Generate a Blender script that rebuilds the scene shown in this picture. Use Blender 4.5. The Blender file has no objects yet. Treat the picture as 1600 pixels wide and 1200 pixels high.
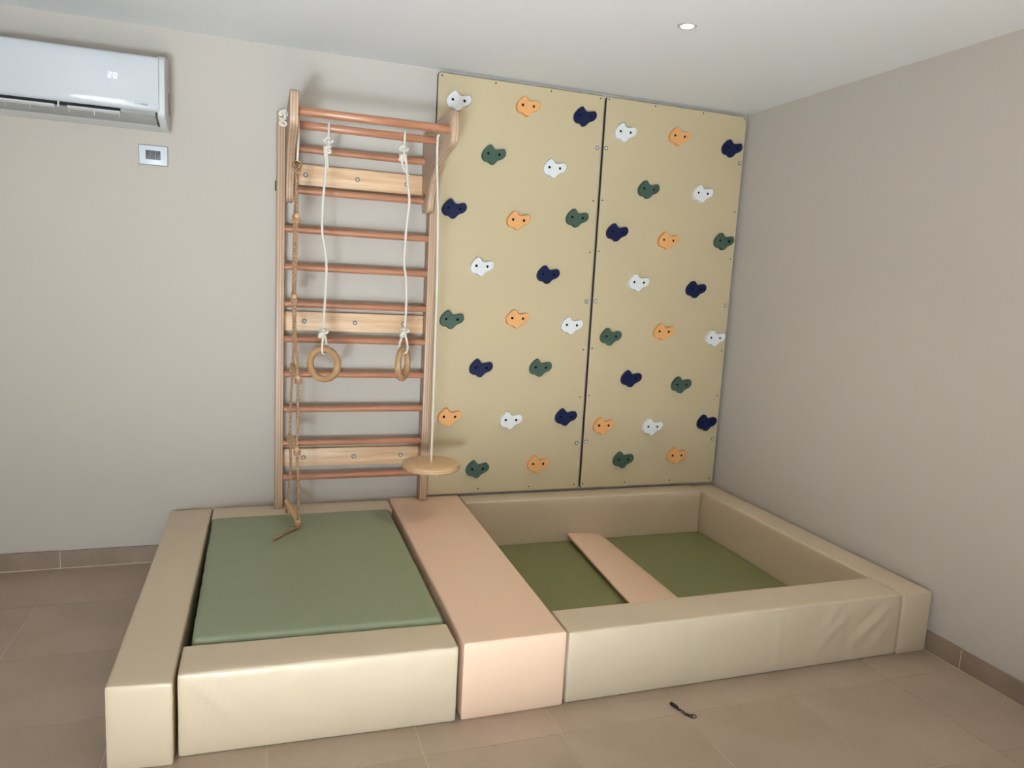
import bpy, bmesh, math, random
from mathutils import Vector, Matrix, noise
from mathutils.geometry import delaunay_2d_cdt

random.seed(7)
S = bpy.context.scene
COL = S.collection

# ------------------------------------------------------------------ camera
cam_d = bpy.data.cameras.new('camera')
cam = bpy.data.objects.new('camera', cam_d)
COL.objects.link(cam)
S.camera = cam
cam_d.sensor_fit = 'HORIZONTAL'
cam_d.sensor_width = 36.0
cam_d.lens = 1131.09 * 36.0 / 1600.0
cam_d.clip_start = 0.05
_r = Vector((0.945504, -0.321198, 0.053427))
_u = Vector((-0.004600, 0.150889, 0.988540))
_f = Vector((0.325578, 0.934914, -0.141189))
cam.matrix_world = Matrix(((_r.x, _u.x, -_f.x, -2.9598),
                           (_r.y, _u.y, -_f.y, -4.1603),
                           (_r.z, _u.z, -_f.z, 1.6152),
                           (0, 0, 0, 1)))

# ------------------------------------------------------------------ light
S.view_settings.view_transform = 'Standard'
S.view_settings.look = 'None'
S.view_settings.gamma = 1.0
S.view_settings.use_curve_mapping = False
S.view_settings.exposure = -0.25

ROOM_X0, ROOM_Y0, ZC = -5.3, -6.2, 2.755        # left wall, rear wall, ceiling height
DOOR = (-4.60, -2.80, 2.15)                     # glass door opening in the rear wall: x0, x1, height

world = bpy.data.worlds.new('sky')
S.world = world
world.use_nodes = True
wn = world.node_tree
sky = wn.nodes.new('ShaderNodeTexSky')
sky.sky_type = 'NISHITA'
sky.sun_disc = False
sky.sun_elevation = math.radians(29)
sky.sun_rotation = math.radians(180)
wn.links.new(sky.outputs[0], wn.nodes['Background'].inputs[0])
wn.nodes['Background'].inputs[1].default_value = 0.32

sun_d = bpy.data.lights.new('sun', 'SUN')
sun_d.energy = 152.0
sun_d.angle = math.radians(0.6)
sun_d.color = (0.73, 0.865, 1.0)
sun = bpy.data.objects.new('sun', sun_d)
COL.objects.link(sun)
sun.rotation_euler = Vector((0.36, 1.0, -0.58)).to_track_quat('-Z', 'Y').to_euler()

por_d = bpy.data.lights.new('door_daylight_portal', 'AREA')
por_d.shape = 'RECTANGLE'
por_d.size = DOOR[1] - DOOR[0]
por_d.size_y = DOOR[2]
por_d.cycles.is_portal = True
por = bpy.data.objects.new('door_daylight_portal', por_d)
COL.objects.link(por)
por.location = ((DOOR[0] + DOOR[1]) / 2, ROOM_Y0 - 0.12, DOOR[2] / 2)
por.rotation_euler = Vector((0, 1, 0)).to_track_quat('-Z', 'Z').to_euler()


# added lamp by the door, stands in for ground-reflected sun (low and slightly upwards)
bounce_d = bpy.data.lights.new('added_bounce_light', 'AREA')
bounce_d.shape = 'RECTANGLE'
bounce_d.size = 0.6
bounce_d.size_y = 0.5
bounce_d.energy = 55.0
bounce_d.spread = math.radians(85)
bounce_d.color = (0.63, 0.85, 1.0)
bounce = bpy.data.objects.new('added_bounce_light', bounce_d)
COL.objects.link(bounce)
bounce.location = (-3.95, ROOM_Y0 + 0.02, 0.32)
bounce.rotation_euler = Vector((0.24, 1.0, 0.42)).to_track_quat('-Z', 'Z').to_euler()


# ------------------------------------------------------------------ helpers
def lin(c):
    return tuple((v / 255 / 12.92) if v / 255 <= 0.04045 else ((v / 255 + 0.055) / 1.055) ** 2.4 for v in c) + (1.0,)


def mat(name, rgb, rough=0.5, spec=0.5, metal=0.0, noise_amt=0.0, noise_scale=5.0, stretch=(1, 1, 1),
        rgb2=None, bump=0.0, bump_scale=200.0, bump_dist=0.002, coat=0.0, emit=None, emit_s=0.0):
    m = bpy.data.materials.new(name)
    m.use_nodes = True
    nt = m.node_tree
    b = nt.nodes['Principled BSDF']
    b.inputs['Base Color'].default_value = lin(rgb)
    b.inputs['Roughness'].default_value = rough
    b.inputs['Specular IOR Level'].default_value = spec
    b.inputs['Metallic'].default_value = metal
    b.inputs['Coat Weight'].default_value = coat
    if emit:
        b.inputs['Emission Color'].default_value = lin(emit)
        b.inputs['Emission Strength'].default_value = emit_s
    tc = nt.nodes.new('ShaderNodeTexCoord')
    mp = nt.nodes.new('ShaderNodeMapping')
    mp.inputs['Scale'].default_value = stretch
    nt.links.new(tc.outputs['Object'], mp.inputs['Vector'])
    if rgb2 is not None:
        n = nt.nodes.new('ShaderNodeTexNoise')
        n.inputs['Scale'].default_value = noise_scale
        n.inputs['Detail'].default_value = 4.0
        n.inputs['Roughness'].default_value = 0.6
        nt.links.new(mp.outputs[0], n.inputs['Vector'])
        r = nt.nodes.new('ShaderNodeValToRGB')
        r.color_ramp.elements[0].position = 0.35
        r.color_ramp.elements[1].position = 0.68
        r.color_ramp.elements[0].color = lin(rgb)
        r.color_ramp.elements[1].color = lin(rgb2)
        nt.links.new(n.outputs['Fac'], r.inputs[0])
        nt.links.new(r.outputs[0], b.inputs['Base Color'])
    if bump > 0:
        n2 = nt.nodes.new('ShaderNodeTexNoise')
        n2.inputs['Scale'].default_value = bump_scale
        n2.inputs['Detail'].default_value = 3.0
        nt.links.new(mp.outputs[0], n2.inputs['Vector'])
        bp = nt.nodes.new('ShaderNodeBump')
        bp.inputs['Strength'].default_value = bump
        bp.inputs['Distance'].default_value = bump_dist
        nt.links.new(n2.outputs['Fac'], bp.inputs['Height'])
        nt.links.new(bp.outputs[0], b.inputs['Normal'])
    return m


def ply_mat(name, axis, a, b_, c, pitch):
    """birch plywood: veneers stacked along one axis, long soft grain along z"""
    m = mat(name, a, rough=0.42, spec=0.4)
    nt = m.node_tree
    b = nt.nodes['Principled BSDF']
    tc = nt.nodes.new('ShaderNodeTexCoord')
    sx = nt.nodes.new('ShaderNodeSeparateXYZ')
    nt.links.new(tc.outputs['Object'], sx.inputs[0])
    mu = nt.nodes.new('ShaderNodeMath'); mu.operation = 'MULTIPLY'
    mu.inputs[1].default_value = 2 * math.pi / pitch
    nt.links.new(sx.outputs[axis], mu.inputs[0])
    si = nt.nodes.new('ShaderNodeMath'); si.operation = 'SINE'
    nt.links.new(mu.outputs[0], si.inputs[0])
    ma = nt.nodes.new('ShaderNodeMath'); ma.operation = 'MULTIPLY_ADD'
    ma.inputs[1].default_value = 0.5; ma.inputs[2].default_value = 0.5
    nt.links.new(si.outputs[0], ma.inputs[0])
    r = nt.nodes.new('ShaderNodeValToRGB')
    r.color_ramp.elements[0].position = 0.2
    r.color_ramp.elements[1].position = 0.8
    r.color_ramp.elements[0].color = lin(a)
    r.color_ramp.elements[1].color = lin(b_)
    nt.links.new(ma.outputs[0], r.inputs[0])
    mp = nt.nodes.new('ShaderNodeMapping')
    mp.inputs['Scale'].default_value = (60, 60, 2.5) if axis < 2 else (40, 4, 40)
    nt.links.new(tc.outputs['Object'], mp.inputs['Vector'])
    n = nt.nodes.new('ShaderNodeTexNoise')
    n.inputs['Scale'].default_value = 1.0
    n.inputs['Detail'].default_value = 5.0
    nt.links.new(mp.outputs[0], n.inputs['Vector'])
    mx = nt.nodes.new('ShaderNodeMix'); mx.data_type = 'RGBA'; mx.blend_type = 'MIX'
    mx.inputs['B'].default_value = lin(c)
    r2 = nt.nodes.new('ShaderNodeValToRGB')
    r2.color_ramp.elements[0].position = 0.45
    r2.color_ramp.elements[1].position = 0.75
    r2.color_ramp.elements[0].color = (0, 0, 0, 1)
    r2.color_ramp.elements[1].color = (0.55, 0.55, 0.55, 1)
    nt.links.new(n.outputs['Fac'], r2.inputs[0])
    nt.links.new(r2.outputs[0], mx.inputs['Factor'])
    nt.links.new(r.outputs[0], mx.inputs['A'])
    nt.links.new(mx.outputs['Result'], b.inputs['Base Color'])
    return m


M = {}
M['wall'] = mat('wall_paint', (184, 174, 163), rough=0.75, spec=0.25, bump=0.12, bump_scale=60, bump_dist=0.002)
M['dimmed_wall'] = mat('unseen_wall_dimmed', (128, 116, 106), rough=0.8, spec=0.2)  # unseen left and rear walls, darkened to cut bounced light
M['ceiling'] = mat('ceiling_paint', (222, 221, 220), rough=0.6, spec=0.3)
M['tile'] = mat('floor_tile', (162, 143, 123), rough=0.33, spec=0.6, rgb2=(175, 155, 137), noise_scale=2.2,
                bump=0.06, bump_scale=40, bump_dist=0.002)
M['grout'] = mat('grout', (205, 190, 168), rough=0.9, spec=0.1)
M['basetile'] = mat('skirting_tile', (132, 112, 95), rough=0.45, rgb2=(148, 127, 109), noise_scale=5)
M['cream'] = mat('cream_vinyl', (207, 188, 161), rough=0.28, spec=0.5, bump=0.45, bump_scale=16, bump_dist=0.004)
M['pink'] = mat('blush_vinyl', (236, 200, 171), rough=0.32, spec=0.5, bump=0.22, bump_scale=14, bump_dist=0.004)
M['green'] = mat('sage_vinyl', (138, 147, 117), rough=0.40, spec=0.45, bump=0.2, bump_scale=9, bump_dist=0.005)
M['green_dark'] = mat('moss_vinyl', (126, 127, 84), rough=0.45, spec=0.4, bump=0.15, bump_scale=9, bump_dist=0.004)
M['board'] = mat('cream_laminate', (188, 169, 135), rough=0.34, spec=0.5, bump=0.03, bump_scale=900, bump_dist=0.0005)
M['board_edge'] = mat('brown_board_edge', (66, 50, 42), rough=0.6)
M['ply_x'] = ply_mat('birch_plywood_upright', 0, (192, 164, 138), (166, 132, 106), (158, 122, 94), 0.013)
M['ply_z'] = ply_mat('birch_plywood_disc', 2, (212, 176, 132), (182, 142, 102), (186, 146, 104), 0.011)
M['beech'] = mat('beech_dowel', (184, 128, 96), rough=0.33, spec=0.5, rgb2=(154, 98, 70), noise_scale=3.0, stretch=(1.2, 30, 30))
M['pine'] = mat('pine_rail', (228, 194, 154), rough=0.45, rgb2=(204, 160, 122), noise_scale=3.0, stretch=(1.0, 14, 14))
M['ringwood'] = mat('birch_ring', (176, 138, 98), rough=0.4, rgb2=(156, 118, 80), noise_scale=18)
M['rope_white'] = mat('cotton_rope', (212, 202, 188), rough=0.9, spec=0.15, bump=0.4, bump_scale=500, bump_dist=0.001)
M['rope_brown'] = mat('hemp_rope', (178, 144, 112), rough=0.9, spec=0.15, rgb2=(140, 104, 76), noise_scale=90)
M['rungwood'] = mat('turned_rung', (188, 148, 106), rough=0.5)
M['steel'] = mat('zinc_steel', (214, 216, 216), rough=0.35, metal=0.6)
M['steel_dark'] = mat('dull_zinc', (128, 126, 120), rough=0.5, metal=0.4)
M['brass'] = mat('brass_ring', (176, 144, 88), rough=0.3, metal=1.0)
M['black'] = mat('black_screw', (22, 20, 18), rough=0.6)
M['socket'] = mat('bolt_socket', (10, 9, 9), rough=0.8, spec=0.1)
M['hold_w'] = mat('white_resin', (226, 224, 222), rough=0.55, bump=0.25, bump_scale=160, bump_dist=0.001)
M['hold_o'] = mat('orange_resin', (216, 154, 94), rough=0.55, bump=0.25, bump_scale=160, bump_dist=0.001)
M['hold_n'] = mat('navy_resin', (8, 20, 60), rough=0.5, spec=0.3, bump=0.25, bump_scale=160, bump_dist=0.001)
M['hold_g'] = mat('green_resin', (56, 78, 64), rough=0.5, bump=0.25, bump_scale=160, bump_dist=0.001)
M['ac_white'] = mat('white_plastic', (196, 194, 191), rough=0.4, spec=0.5)
M['ac_panel'] = mat('gloss_white_panel', (194, 195, 198), rough=0.14, spec=0.5)
M['ac_grey'] = mat('grey_plastic', (150, 147, 144), rough=0.5)
M['ac_dark'] = mat('dark_outlet', (14, 14, 18), rough=0.8)
M['digit'] = mat('led_digit', (230, 242, 255), emit=(206, 234, 255), emit_s=1.5)
M['logo_pale'] = mat('pale_print', (150, 178, 184), rough=0.5)
M['logo_dark'] = mat('dark_print', (60, 66, 76), rough=0.5)
M['plate'] = mat('white_switch_plate', (204, 207, 212), rough=0.35)
M['plate_rim'] = mat('grey_plate_rim', (120, 120, 122), rough=0.5)
M['rocker'] = mat('grey_rocker', (84, 84, 88), rough=0.45)
M['chrome'] = mat('satin_silver', (196, 195, 196), rough=0.35, metal=0.25)
M['lamp'] = mat('lamp_lens', (255, 250, 230), emit=(255, 248, 224), emit_s=2.2)
M['frame'] = mat('door_frame_white', (225, 225, 222), rough=0.4)
M['terrace'] = mat('terrace_stone', (190, 182, 170), rough=0.8)


def prop(o, label=None, cat=None, group=None, kind=None):
    if label: o['label'] = label
    if cat: o['category'] = cat
    if group: o['group'] = group
    if kind: o['kind'] = kind
    return o


def thing(name, loc, label, cat, group=None):
    o = bpy.data.objects.new(name, None)
    o.empty_display_size = 0.05
    COL.objects.link(o)
    o.location = loc
    return prop(o, label, cat, group)


def root_loc(p):
    v = Vector((0, 0, 0))
    while p is not None:
        v = v + p.location
        p = p.parent
    return v


def make_mesh(name, verts, faces, mats, smooth=True, fmat=None):
    me = bpy.data.meshes.new(name)
    me.from_pydata([tuple(v) for v in verts], [], faces)
    for m in (mats if isinstance(mats, (list, tuple)) else [mats]):
        me.materials.append(M[m])
    if fmat:
        me.polygons.foreach_set('material_index', fmat)
    if smooth:
        me.polygons.foreach_set('use_smooth', [True] * len(me.polygons))
    me.update()
    return me


def add(name, verts, faces, mats, parent=None, smooth=True, fmat=None, auto=True):
    """verts in world coordinates; stored relative to the parent's place"""
    off = root_loc(parent) if parent is not None else Vector((0, 0, 0))
    if parent is None:
        xs = [v[0] for v in verts]; ys = [v[1] for v in verts]; zs = [v[2] for v in verts]
        off = Vector(((min(xs) + max(xs)) / 2, (min(ys) + max(ys)) / 2, min(zs)))
    me = make_mesh(name, [Vector(v) - off for v in verts], faces, mats, smooth, fmat)
    if smooth and auto:
        bm = bmesh.new(); bm.from_mesh(me)
        bmesh.ops.recalc_face_normals(bm, faces=bm.faces)
        for e in bm.edges:
            if len(e.link_faces) == 2 and e.calc_face_angle(0) > math.radians(40):
                e.smooth = False
        bm.to_mesh(me); bm.free()
    o = bpy.data.objects.new(name, me)
    COL.objects.link(o)
    if parent is not None:
        o.parent = parent
    else:
        o.location = off
    return o


def place(name, me, loc, parent, rot=None):
    o = bpy.data.objects.new(name, me)
    COL.objects.link(o)
    o.parent = parent
    o.location = Vector(loc) - (root_loc(parent) if parent is not None else Vector((0, 0, 0)))
    if rot is not None:
        o.rotation_euler = rot
    return o


class G:
    """collects verts and faces"""
    def __init__(s):
        s.v = []; s.f = []; s.m = []

    def put(s, v, f, mi=0):
        n = len(s.v)
        s.v += [tuple(x) for x in v]
        s.f += [tuple(i + n for i in q) for q in f]
        s.m += [mi] * len(f)
        return s

    def box(s, x0, x1, y0, y1, z0, z1, mi=0, bev=0.0):
        if bev <= 0:
            v = [(x, y, z) for z in (z0, z1) for y in (y0, y1) for x in (x0, x1)]
            f = [(0, 2, 3, 1), (4, 5, 7, 6), (0, 1, 5, 4), (2, 6, 7, 3), (0, 4, 6, 2), (1, 3, 7, 5)]
            return s.put(v, f, mi)
        bm = bmesh.new()
        bmesh.ops.create_cube(bm, size=1.0)
        for v in bm.verts:
            v.co = Vector((x0 + (v.co.x + .5) * (x1 - x0), y0 + (v.co.y + .5) * (y1 - y0), z0 + (v.co.z + .5) * (z1 - z0)))
        bmesh.ops.bevel(bm, geom=bm.edges[:], offset=bev, segments=2, profile=0.5, affect='EDGES')
        bm.verts.index_update()
        s.put([v.co.copy() for v in bm.verts], [[v.index for v in f.verts] for f in bm.faces], mi)
        bm.free()
        return s

    def prism(s, poly, axis, a, b, bev=0.0, mi=0):
        """extrude a 2-D outline along an axis from a to b; bev rounds the rim"""
        n = len(poly)
        def P(p, t):
            return {0: (t, p[0], p[1]), 1: (p[0], t, p[1]), 2: (p[0], p[1], t)}[axis]
        bm = bmesh.new()
        va = [bm.verts.new(P(p, a)) for p in poly]
        vb = [bm.verts.new(P(p, b)) for p in poly]
        fa = bm.faces.new(va); fb = bm.faces.new(vb[::-1])
        for i in range(n):
            bm.faces.new((va[i], va[(i + 1) % n], vb[(i + 1) % n], vb[i]))
        bmesh.ops.recalc_face_normals(bm, faces=bm.faces[:])
        if bev > 0:
            ed = list(fa.edges) + list(fb.edges)
            bmesh.ops.bevel(bm, geom=ed, offset=bev, segments=2, profile=0.5, affect='EDGES', clamp_overlap=True)
        bm.verts.index_update()
        s.put([v.co.copy() for v in bm.verts], [[v.index for v in f.verts] for f in bm.faces], mi)
        bm.free()
        return s

    def tube(s, path, r, segs=12, closed=False, strands=0, groove=0.22, turns=0.0, mi=0, caps=True):
        """swept tube; with strands > 0 the section is a twisted rope (turns per metre)"""
        P = [Vector(p) for p in path]
        n = len(P)
        T = []
        for i in range(n):
            if closed:
                d = P[(i + 1) % n] - P[i - 1]
            else:
                d = P[min(i + 1, n - 1)] - P[max(i - 1, 0)]
            T.append(d.normalized() if d.length > 1e-9 else Vector((0, 0, 1)))
        up = Vector((1, 0, 0)) if abs(T[0].x) < 0.8 else Vector((0, 1, 0))
        nrm = (up - T[0] * up.dot(T[0])).normalized()
        v = []; acc = 0.0
        for i in range(n):
            if i:
                nrm = (nrm - T[i] * nrm.dot(T[i]))
                nrm = nrm.normalized() if nrm.length > 1e-6 else T[i].orthogonal().normalized()
                acc += (P[i] - P[i - 1]).length
            bn = T[i].cross(nrm)
            for k in range(segs):
                a = 2 * math.pi * k / segs
                rr = r
                if strands:
                    rr = r * (1 - groove + groove * abs(math.cos(strands * 0.5 * (a - 2 * math.pi * turns * acc))) * 1.0)
                v.append(P[i] + (nrm * math.cos(a) + bn * math.sin(a)) * rr)
        f = []
        m = n if closed else n - 1
        for i in range(m):
            j = (i + 1) % n
            for k in range(segs):
                l = (k + 1) % segs
                f.append((i * segs + k, i * segs + l, j * segs + l, j * segs + k))
        if not closed and caps:
            f.append(tuple(range(segs))[::-1])
            f.append(tuple((n - 1) * segs + k for k in range(segs)))
        return s.put(v, f, mi)

    def lathe(s, prof, c, axis=2, segs=32, mi=0):
        """prof: list of (radius, height) about an axis through c"""
        v = []; f = []
        for r, h in prof:
            for k in range(segs):
                a = 2 * math.pi * k / segs
                p = (r * math.cos(a), r * math.sin(a))
                q = {2: (p[0], p[1], h), 1: (p[0], h, p[1]), 0: (h, p[0], p[1])}[axis]
                v.append((q[0] + c[0], q[1] + c[1], q[2] + c[2]))
        for i in range(len(prof) - 1):
            for k in range(segs):
                l = (k + 1) % segs
                f.append((i * segs + k, i * segs + l, (i + 1) * segs + l, (i + 1) * segs + k))
        f.append(tuple(range(segs))[::-1])
        f.append(tuple((len(prof) - 1) * segs + k for k in range(segs)))
        return s.put(v, f, mi)

    def out(s, name, mats, parent=None, smooth=True):
        return add(name, s.v, s.f, mats, parent, smooth, s.m if len(set(s.m)) > 1 else None)


def smooth_path(pts, step=0.006):
    """Catmull-Rom through the points"""
    P = [Vector(p) for p in pts]
    P = [P[0] * 2 - P[1]] + P + [P[-1] * 2 - P[-2]]
    out = []
    for i in range(1, len(P) - 2):
        n = max(2, int((P[i + 1] - P[i]).length / step))
        for k in range(n):
            t = k / n
            a, b, c, d = P[i - 1], P[i], P[i + 1], P[i + 2]
            out.append(0.5 * ((2 * b) + (c - a) * t + (2 * a - 5 * b + 4 * c - d) * t * t + (3 * b - a - 3 * c + d) * t ** 3))
    out.append(P[-2])
    return out


def knot_path(c, sx, sy, sz, ph=0.0, n=90, tilt=0.0):
    """an overhand (trefoil) knot, longer in z"""
    o = []
    for i in range(n):
        t = 2 * math.pi * i / n
        x = (math.sin(t) + 2 * math.sin(2 * t)) / 3
        z = (math.cos(t) - 2 * math.cos(2 * t)) / 3
        y = -math.sin(3 * t)
        x, y = x * math.cos(ph) - y * math.sin(ph), x * math.sin(ph) + y * math.cos(ph)
        x, z = x * math.cos(tilt) - z * math.sin(tilt), x * math.sin(tilt) + z * math.cos(tilt)
        o.append(Vector((c[0] + sx * x, c[1] + sy * y, c[2] + sz * z)))
    return o


# ------------------------------------------------------------------ the room
def struct(o):
    o['kind'] = 'structure'
    return o


floor = struct(G().box(ROOM_X0 - .15, 0.15, ROOM_Y0 - .15, 0.15, -0.08, -0.0016).out('floor', 'grout', smooth=False))
PX, PY, TX0, TY0 = 0.508, 0.499, -0.400, -1.957
g = G().box(-PX / 2 + .0016, PX / 2 - .0016, -PY / 2 + .0016, PY / 2 - .0016, -0.008, 0, bev=0.0008)
tile_me = make_mesh('tile', g.v, g.f, 'tile', smooth=False)
for i in range(-11, 2):
    for j in range(-9, 5):
        cx = TX0 + (i - 0.5) * PX + PX
        cy = TY0 + (j + 0.5) * PY
        x0, x1, y0, y1 = cx - PX / 2, cx + PX / 2, cy - PY / 2, cy + PY / 2
        if x1 < ROOM_X0 or x0 > 0 or y0 > 0 or y1 < ROOM_Y0:
            continue
        if x0 < ROOM_X0 or x1 > 0 or y1 > 0 or y0 < ROOM_Y0:      # cut tile along a wall
            x0, x1, y0, y1 = max(x0, ROOM_X0), min(x1, 0), max(y0, ROOM_Y0), min(y1, 0)
            if x1 - x0 < .02 or y1 - y0 < .02:
                continue
            G().box(x0 + .0016, x1 - .0016, y0 + .0016, y1 - .0016, -0.008, 0).out('tile', 'tile', floor, smooth=False)
        else:
            place('tile', tile_me, (cx, cy, 0), floor)

struct(G().box(ROOM_X0 - .15, 0.15, 0, .15, 0, ZC).out('wall_back', 'wall', smooth=False))
struct(G().box(0, .15, ROOM_Y0, 0, 0, ZC).out('wall_right', 'wall', smooth=False))
struct(G().box(ROOM_X0 - .15, ROOM_X0, ROOM_Y0, 0, 0, ZC).out('wall_left', 'dimmed_wall', smooth=False))
g = G().box(ROOM_X0 - .15, DOOR[0], ROOM_Y0 - .15, ROOM_Y0, 0, ZC)
g.box(DOOR[1], .15, ROOM_Y0 - .15, ROOM_Y0, 0, ZC)
g.box(DOOR[0], DOOR[1], ROOM_Y0 - .15, ROOM_Y0, DOOR[2], ZC)
struct(g.out('wall_rear', 'dimmed_wall', smooth=False))
struct(G().box(ROOM_X0 - .15, 0.15, ROOM_Y0 - .15, 0.15, ZC, ZC + .12).out('ceiling', 'ceiling', smooth=False))
d = G().box(DOOR[0], DOOR[0] + .06, ROOM_Y0 - .11, ROOM_Y0 - .04, 0, DOOR[2])
d.box(DOOR[1] - .06, DOOR[1], ROOM_Y0 - .11, ROOM_Y0 - .04, 0, DOOR[2])
d.box(DOOR[0] + .06, DOOR[1] - .06, ROOM_Y0 - .11, ROOM_Y0 - .04, DOOR[2] - .06, DOOR[2])
struct(d.out('door_1', 'frame', smooth=False))
struct(G().box(-14, 8, -18, ROOM_Y0 - .15, -0.12, -0.03).out('ground', 'terrace', smooth=False))


def baseboard(name, along_x):
    b = struct(G().box(ROOM_X0, 0, -.0095, 0, 0, .094).out(name, 'grout', smooth=False) if along_x else
               G().box(-.0095, 0, ROOM_Y0, 0, 0, .094).out(name, 'grout', smooth=False))
    t = (-3.955 - 3 * PX) if along_x else (-1.967 - 9 * 0.508)
    while t < -0.02:
        a, e = max(t, ROOM_X0 if along_x else ROOM_Y0) + .0018, min(t + PX, -.012) - .0018
        if e - a > .03:
            h = .0975 + random.uniform(-.0012, .0012)
            (G().box(a, e, -.0105, -.002, 0.0040, h, bev=.001) if along_x else
             G().box(-.0105, -.002, a, e, 0.0040, h, bev=.001)).out('tile', 'basetile', b, smooth=False)
        t += PX
    return b


baseboard('baseboard_back', True)
baseboard('baseboard_right', False)


# ------------------------------------------------------------------ soft play blocks
def loops(L, r, step):
    a = [0, r * .12, r * .3, r * .6, r]
    n = max(2, int(round((L - 2 * r) / step)))
    mid = [r + (L - 2 * r) * i / n for i in range(1, n)]
    return a + mid + [L - t for t in a[::-1]]


def foam_mesh(corners, z0, z1, r=0.009, step=0.02, puff=0.003, amp=0.0012, extra=None, seed=0.0):
    """padded block: rounded box mapped onto the four ground corners (back-left, back-right, front-right, front-left)"""
    BL, BR, FR, FL = [Vector((c[0], c[1], 0)) for c in corners]
    W = ((BR - BL).length + (FR - FL).length) / 2
    D = ((BL - FL).length + (BR - FR).length) / 2
    H = z1 - z0
    dims = (W, D, H)
    A = [loops(W, r, step), loops(D, r, step), loops(H, r, min(step, .02))]
    idx = {}; V = []; F = []

    def vert(i, j, k):
        key = (i, j, k)
        if key not in idx:
            p = Vector((A[0][i], A[1][j], A[2][k]))
            q = Vector([min(max(p[t], r), dims[t] - r) for t in range(3)])
            d = p - q
            nv = d.normalized() if d.length > 1e-9 else Vector((0, 0, 1))
            w = q + nv * r
            u = [p[t] / dims[t] for t in range(3)]
            # bulge towards the middle of every face and shallow creases
            bul = 0.0
            for t in range(3):
                o = [u[s] for s in range(3) if s != t]
                bul += abs(nv[t]) ** 2 * (1 - (2 * o[0] - 1) ** 4) * (1 - (2 * o[1] - 1) ** 4)
            nz = noise.noise(Vector((w.x * 7 + seed, w.y * 7, w.z * 9))) + .5 * noise.noise(Vector((w.x * 17, w.y * 17 + seed, w.z * 19)))
            dd = puff * bul + amp * nz * (0.3 + bul)
            if extra:
                dd += extra(w, u, nv) * min(1.0, bul * 2)
            if k == 0 or u[2] < .02:
                dd = min(dd, 0.0) if nv.z < -.5 else dd
                if nv.z < -.5: dd = 0
            w = w + nv * dd
            s, t = w.x / W, w.y / D
            base = FL * (1 - s) * (1 - t) + FR * s * (1 - t) + BR * s * t + BL * (1 - s) * t
            idx[key] = len(V)
            V.append((base.x, base.y, z0 + w.z))
        return idx[key]

    nI, nJ, nK = len(A[0]) - 1, len(A[1]) - 1, len(A[2]) - 1
    for i in range(nI):
        for j in range(nJ):
            F.append((vert(i, j, 0), vert(i, j + 1, 0), vert(i + 1, j + 1, 0), vert(i + 1, j, 0)))
            F.append((vert(i, j, nK), vert(i + 1, j, nK), vert(i + 1, j + 1, nK), vert(i, j + 1, nK)))
    for i in range(nI):
        for k in range(nK):
            F.append((vert(i, 0, k), vert(i + 1, 0, k), vert(i + 1, 0, k + 1), vert(i, 0, k + 1)))
            F.append((vert(i, nJ, k), vert(i, nJ, k + 1), vert(i + 1, nJ, k + 1), vert(i + 1, nJ, k)))
    for j in range(nJ):
        for k in range(nK):
            F.append((vert(0, j, k), vert(0, j, k + 1), vert(0, j + 1, k + 1), vert(0, j + 1, k)))
            F.append((vert(nI, j, k), vert(nI, j + 1, k), vert(nI, j + 1, k + 1), vert(nI, j, k + 1)))
    return V, F


def rect_loop(p00, p10, z0, z1, r=.009, out=(0, 0)):
    """closed rounded rectangle standing on the ground line p00-p10"""
    a, b = Vector((p00[0], p00[1], 0)), Vector((p10[0], p10[1], 0))
    L = (b - a).length
    e = (b - a).normalized()
    pts = []
    i = r * .25
    for (cx, cz, a0) in ((r, z0 + r, 180), (L - r, z0 + r, 270), (L - r, z1 - r, 0), (r, z1 - r, 90)):
        for k in range(4):
            t = math.radians(a0 + k * 30)
            rr = r - i
            pts.append(a + e * (cx + rr * math.cos(t)) + Vector((out[0], out[1], cz + rr * math.sin(t))))
    # more points along the straights
    res = []
    for k in range(len(pts)):
        p, q = pts[k], pts[(k + 1) % len(pts)]
        n = max(1, int((q - p).length / .03))
        res += [p.lerp(q, m / n) for m in range(n)]
    return res


def foam_block(name, corners, h, material, label, seam_ends, extra=None, seed=0.0, r=.009, z0=0.0, cat='foam block', group=None, amp=.0012, puff=.003):
    cx = sum(c[0] for c in corners) / 4; cy = sum(c[1] for c in corners) / 4
    t = thing(name, (cx, cy, z0), label, cat, group)
    V, F = foam_mesh(corners, z0, z0 + h, extra=extra, seed=seed, r=r, amp=amp, puff=puff)
    add('cover', V, F, material, t, auto=False)
    BL, BR, FR, FL = corners
    ins = r * .25
    sides = {'front': (FL, FR, (0, ins)), 'left': (FL, BL, (ins, 0)), 'right': (FR, BR, (-ins, 0)), 'back': (BL, BR, (0, -ins))}
    for e in seam_ends:
        p, q, o = sides[e]
        G().tube(rect_loop(p, q, z0 + .001, z0 + h, r, o), .0019, 6, closed=True).out('seam', material, t)
    return t


def crease(xs, depth=.0022, width=.006):
    def f(w, u, n):
        return sum(-depth * math.exp(-((w.x - x) / width) ** 2) for x in xs)
    return f


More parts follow.
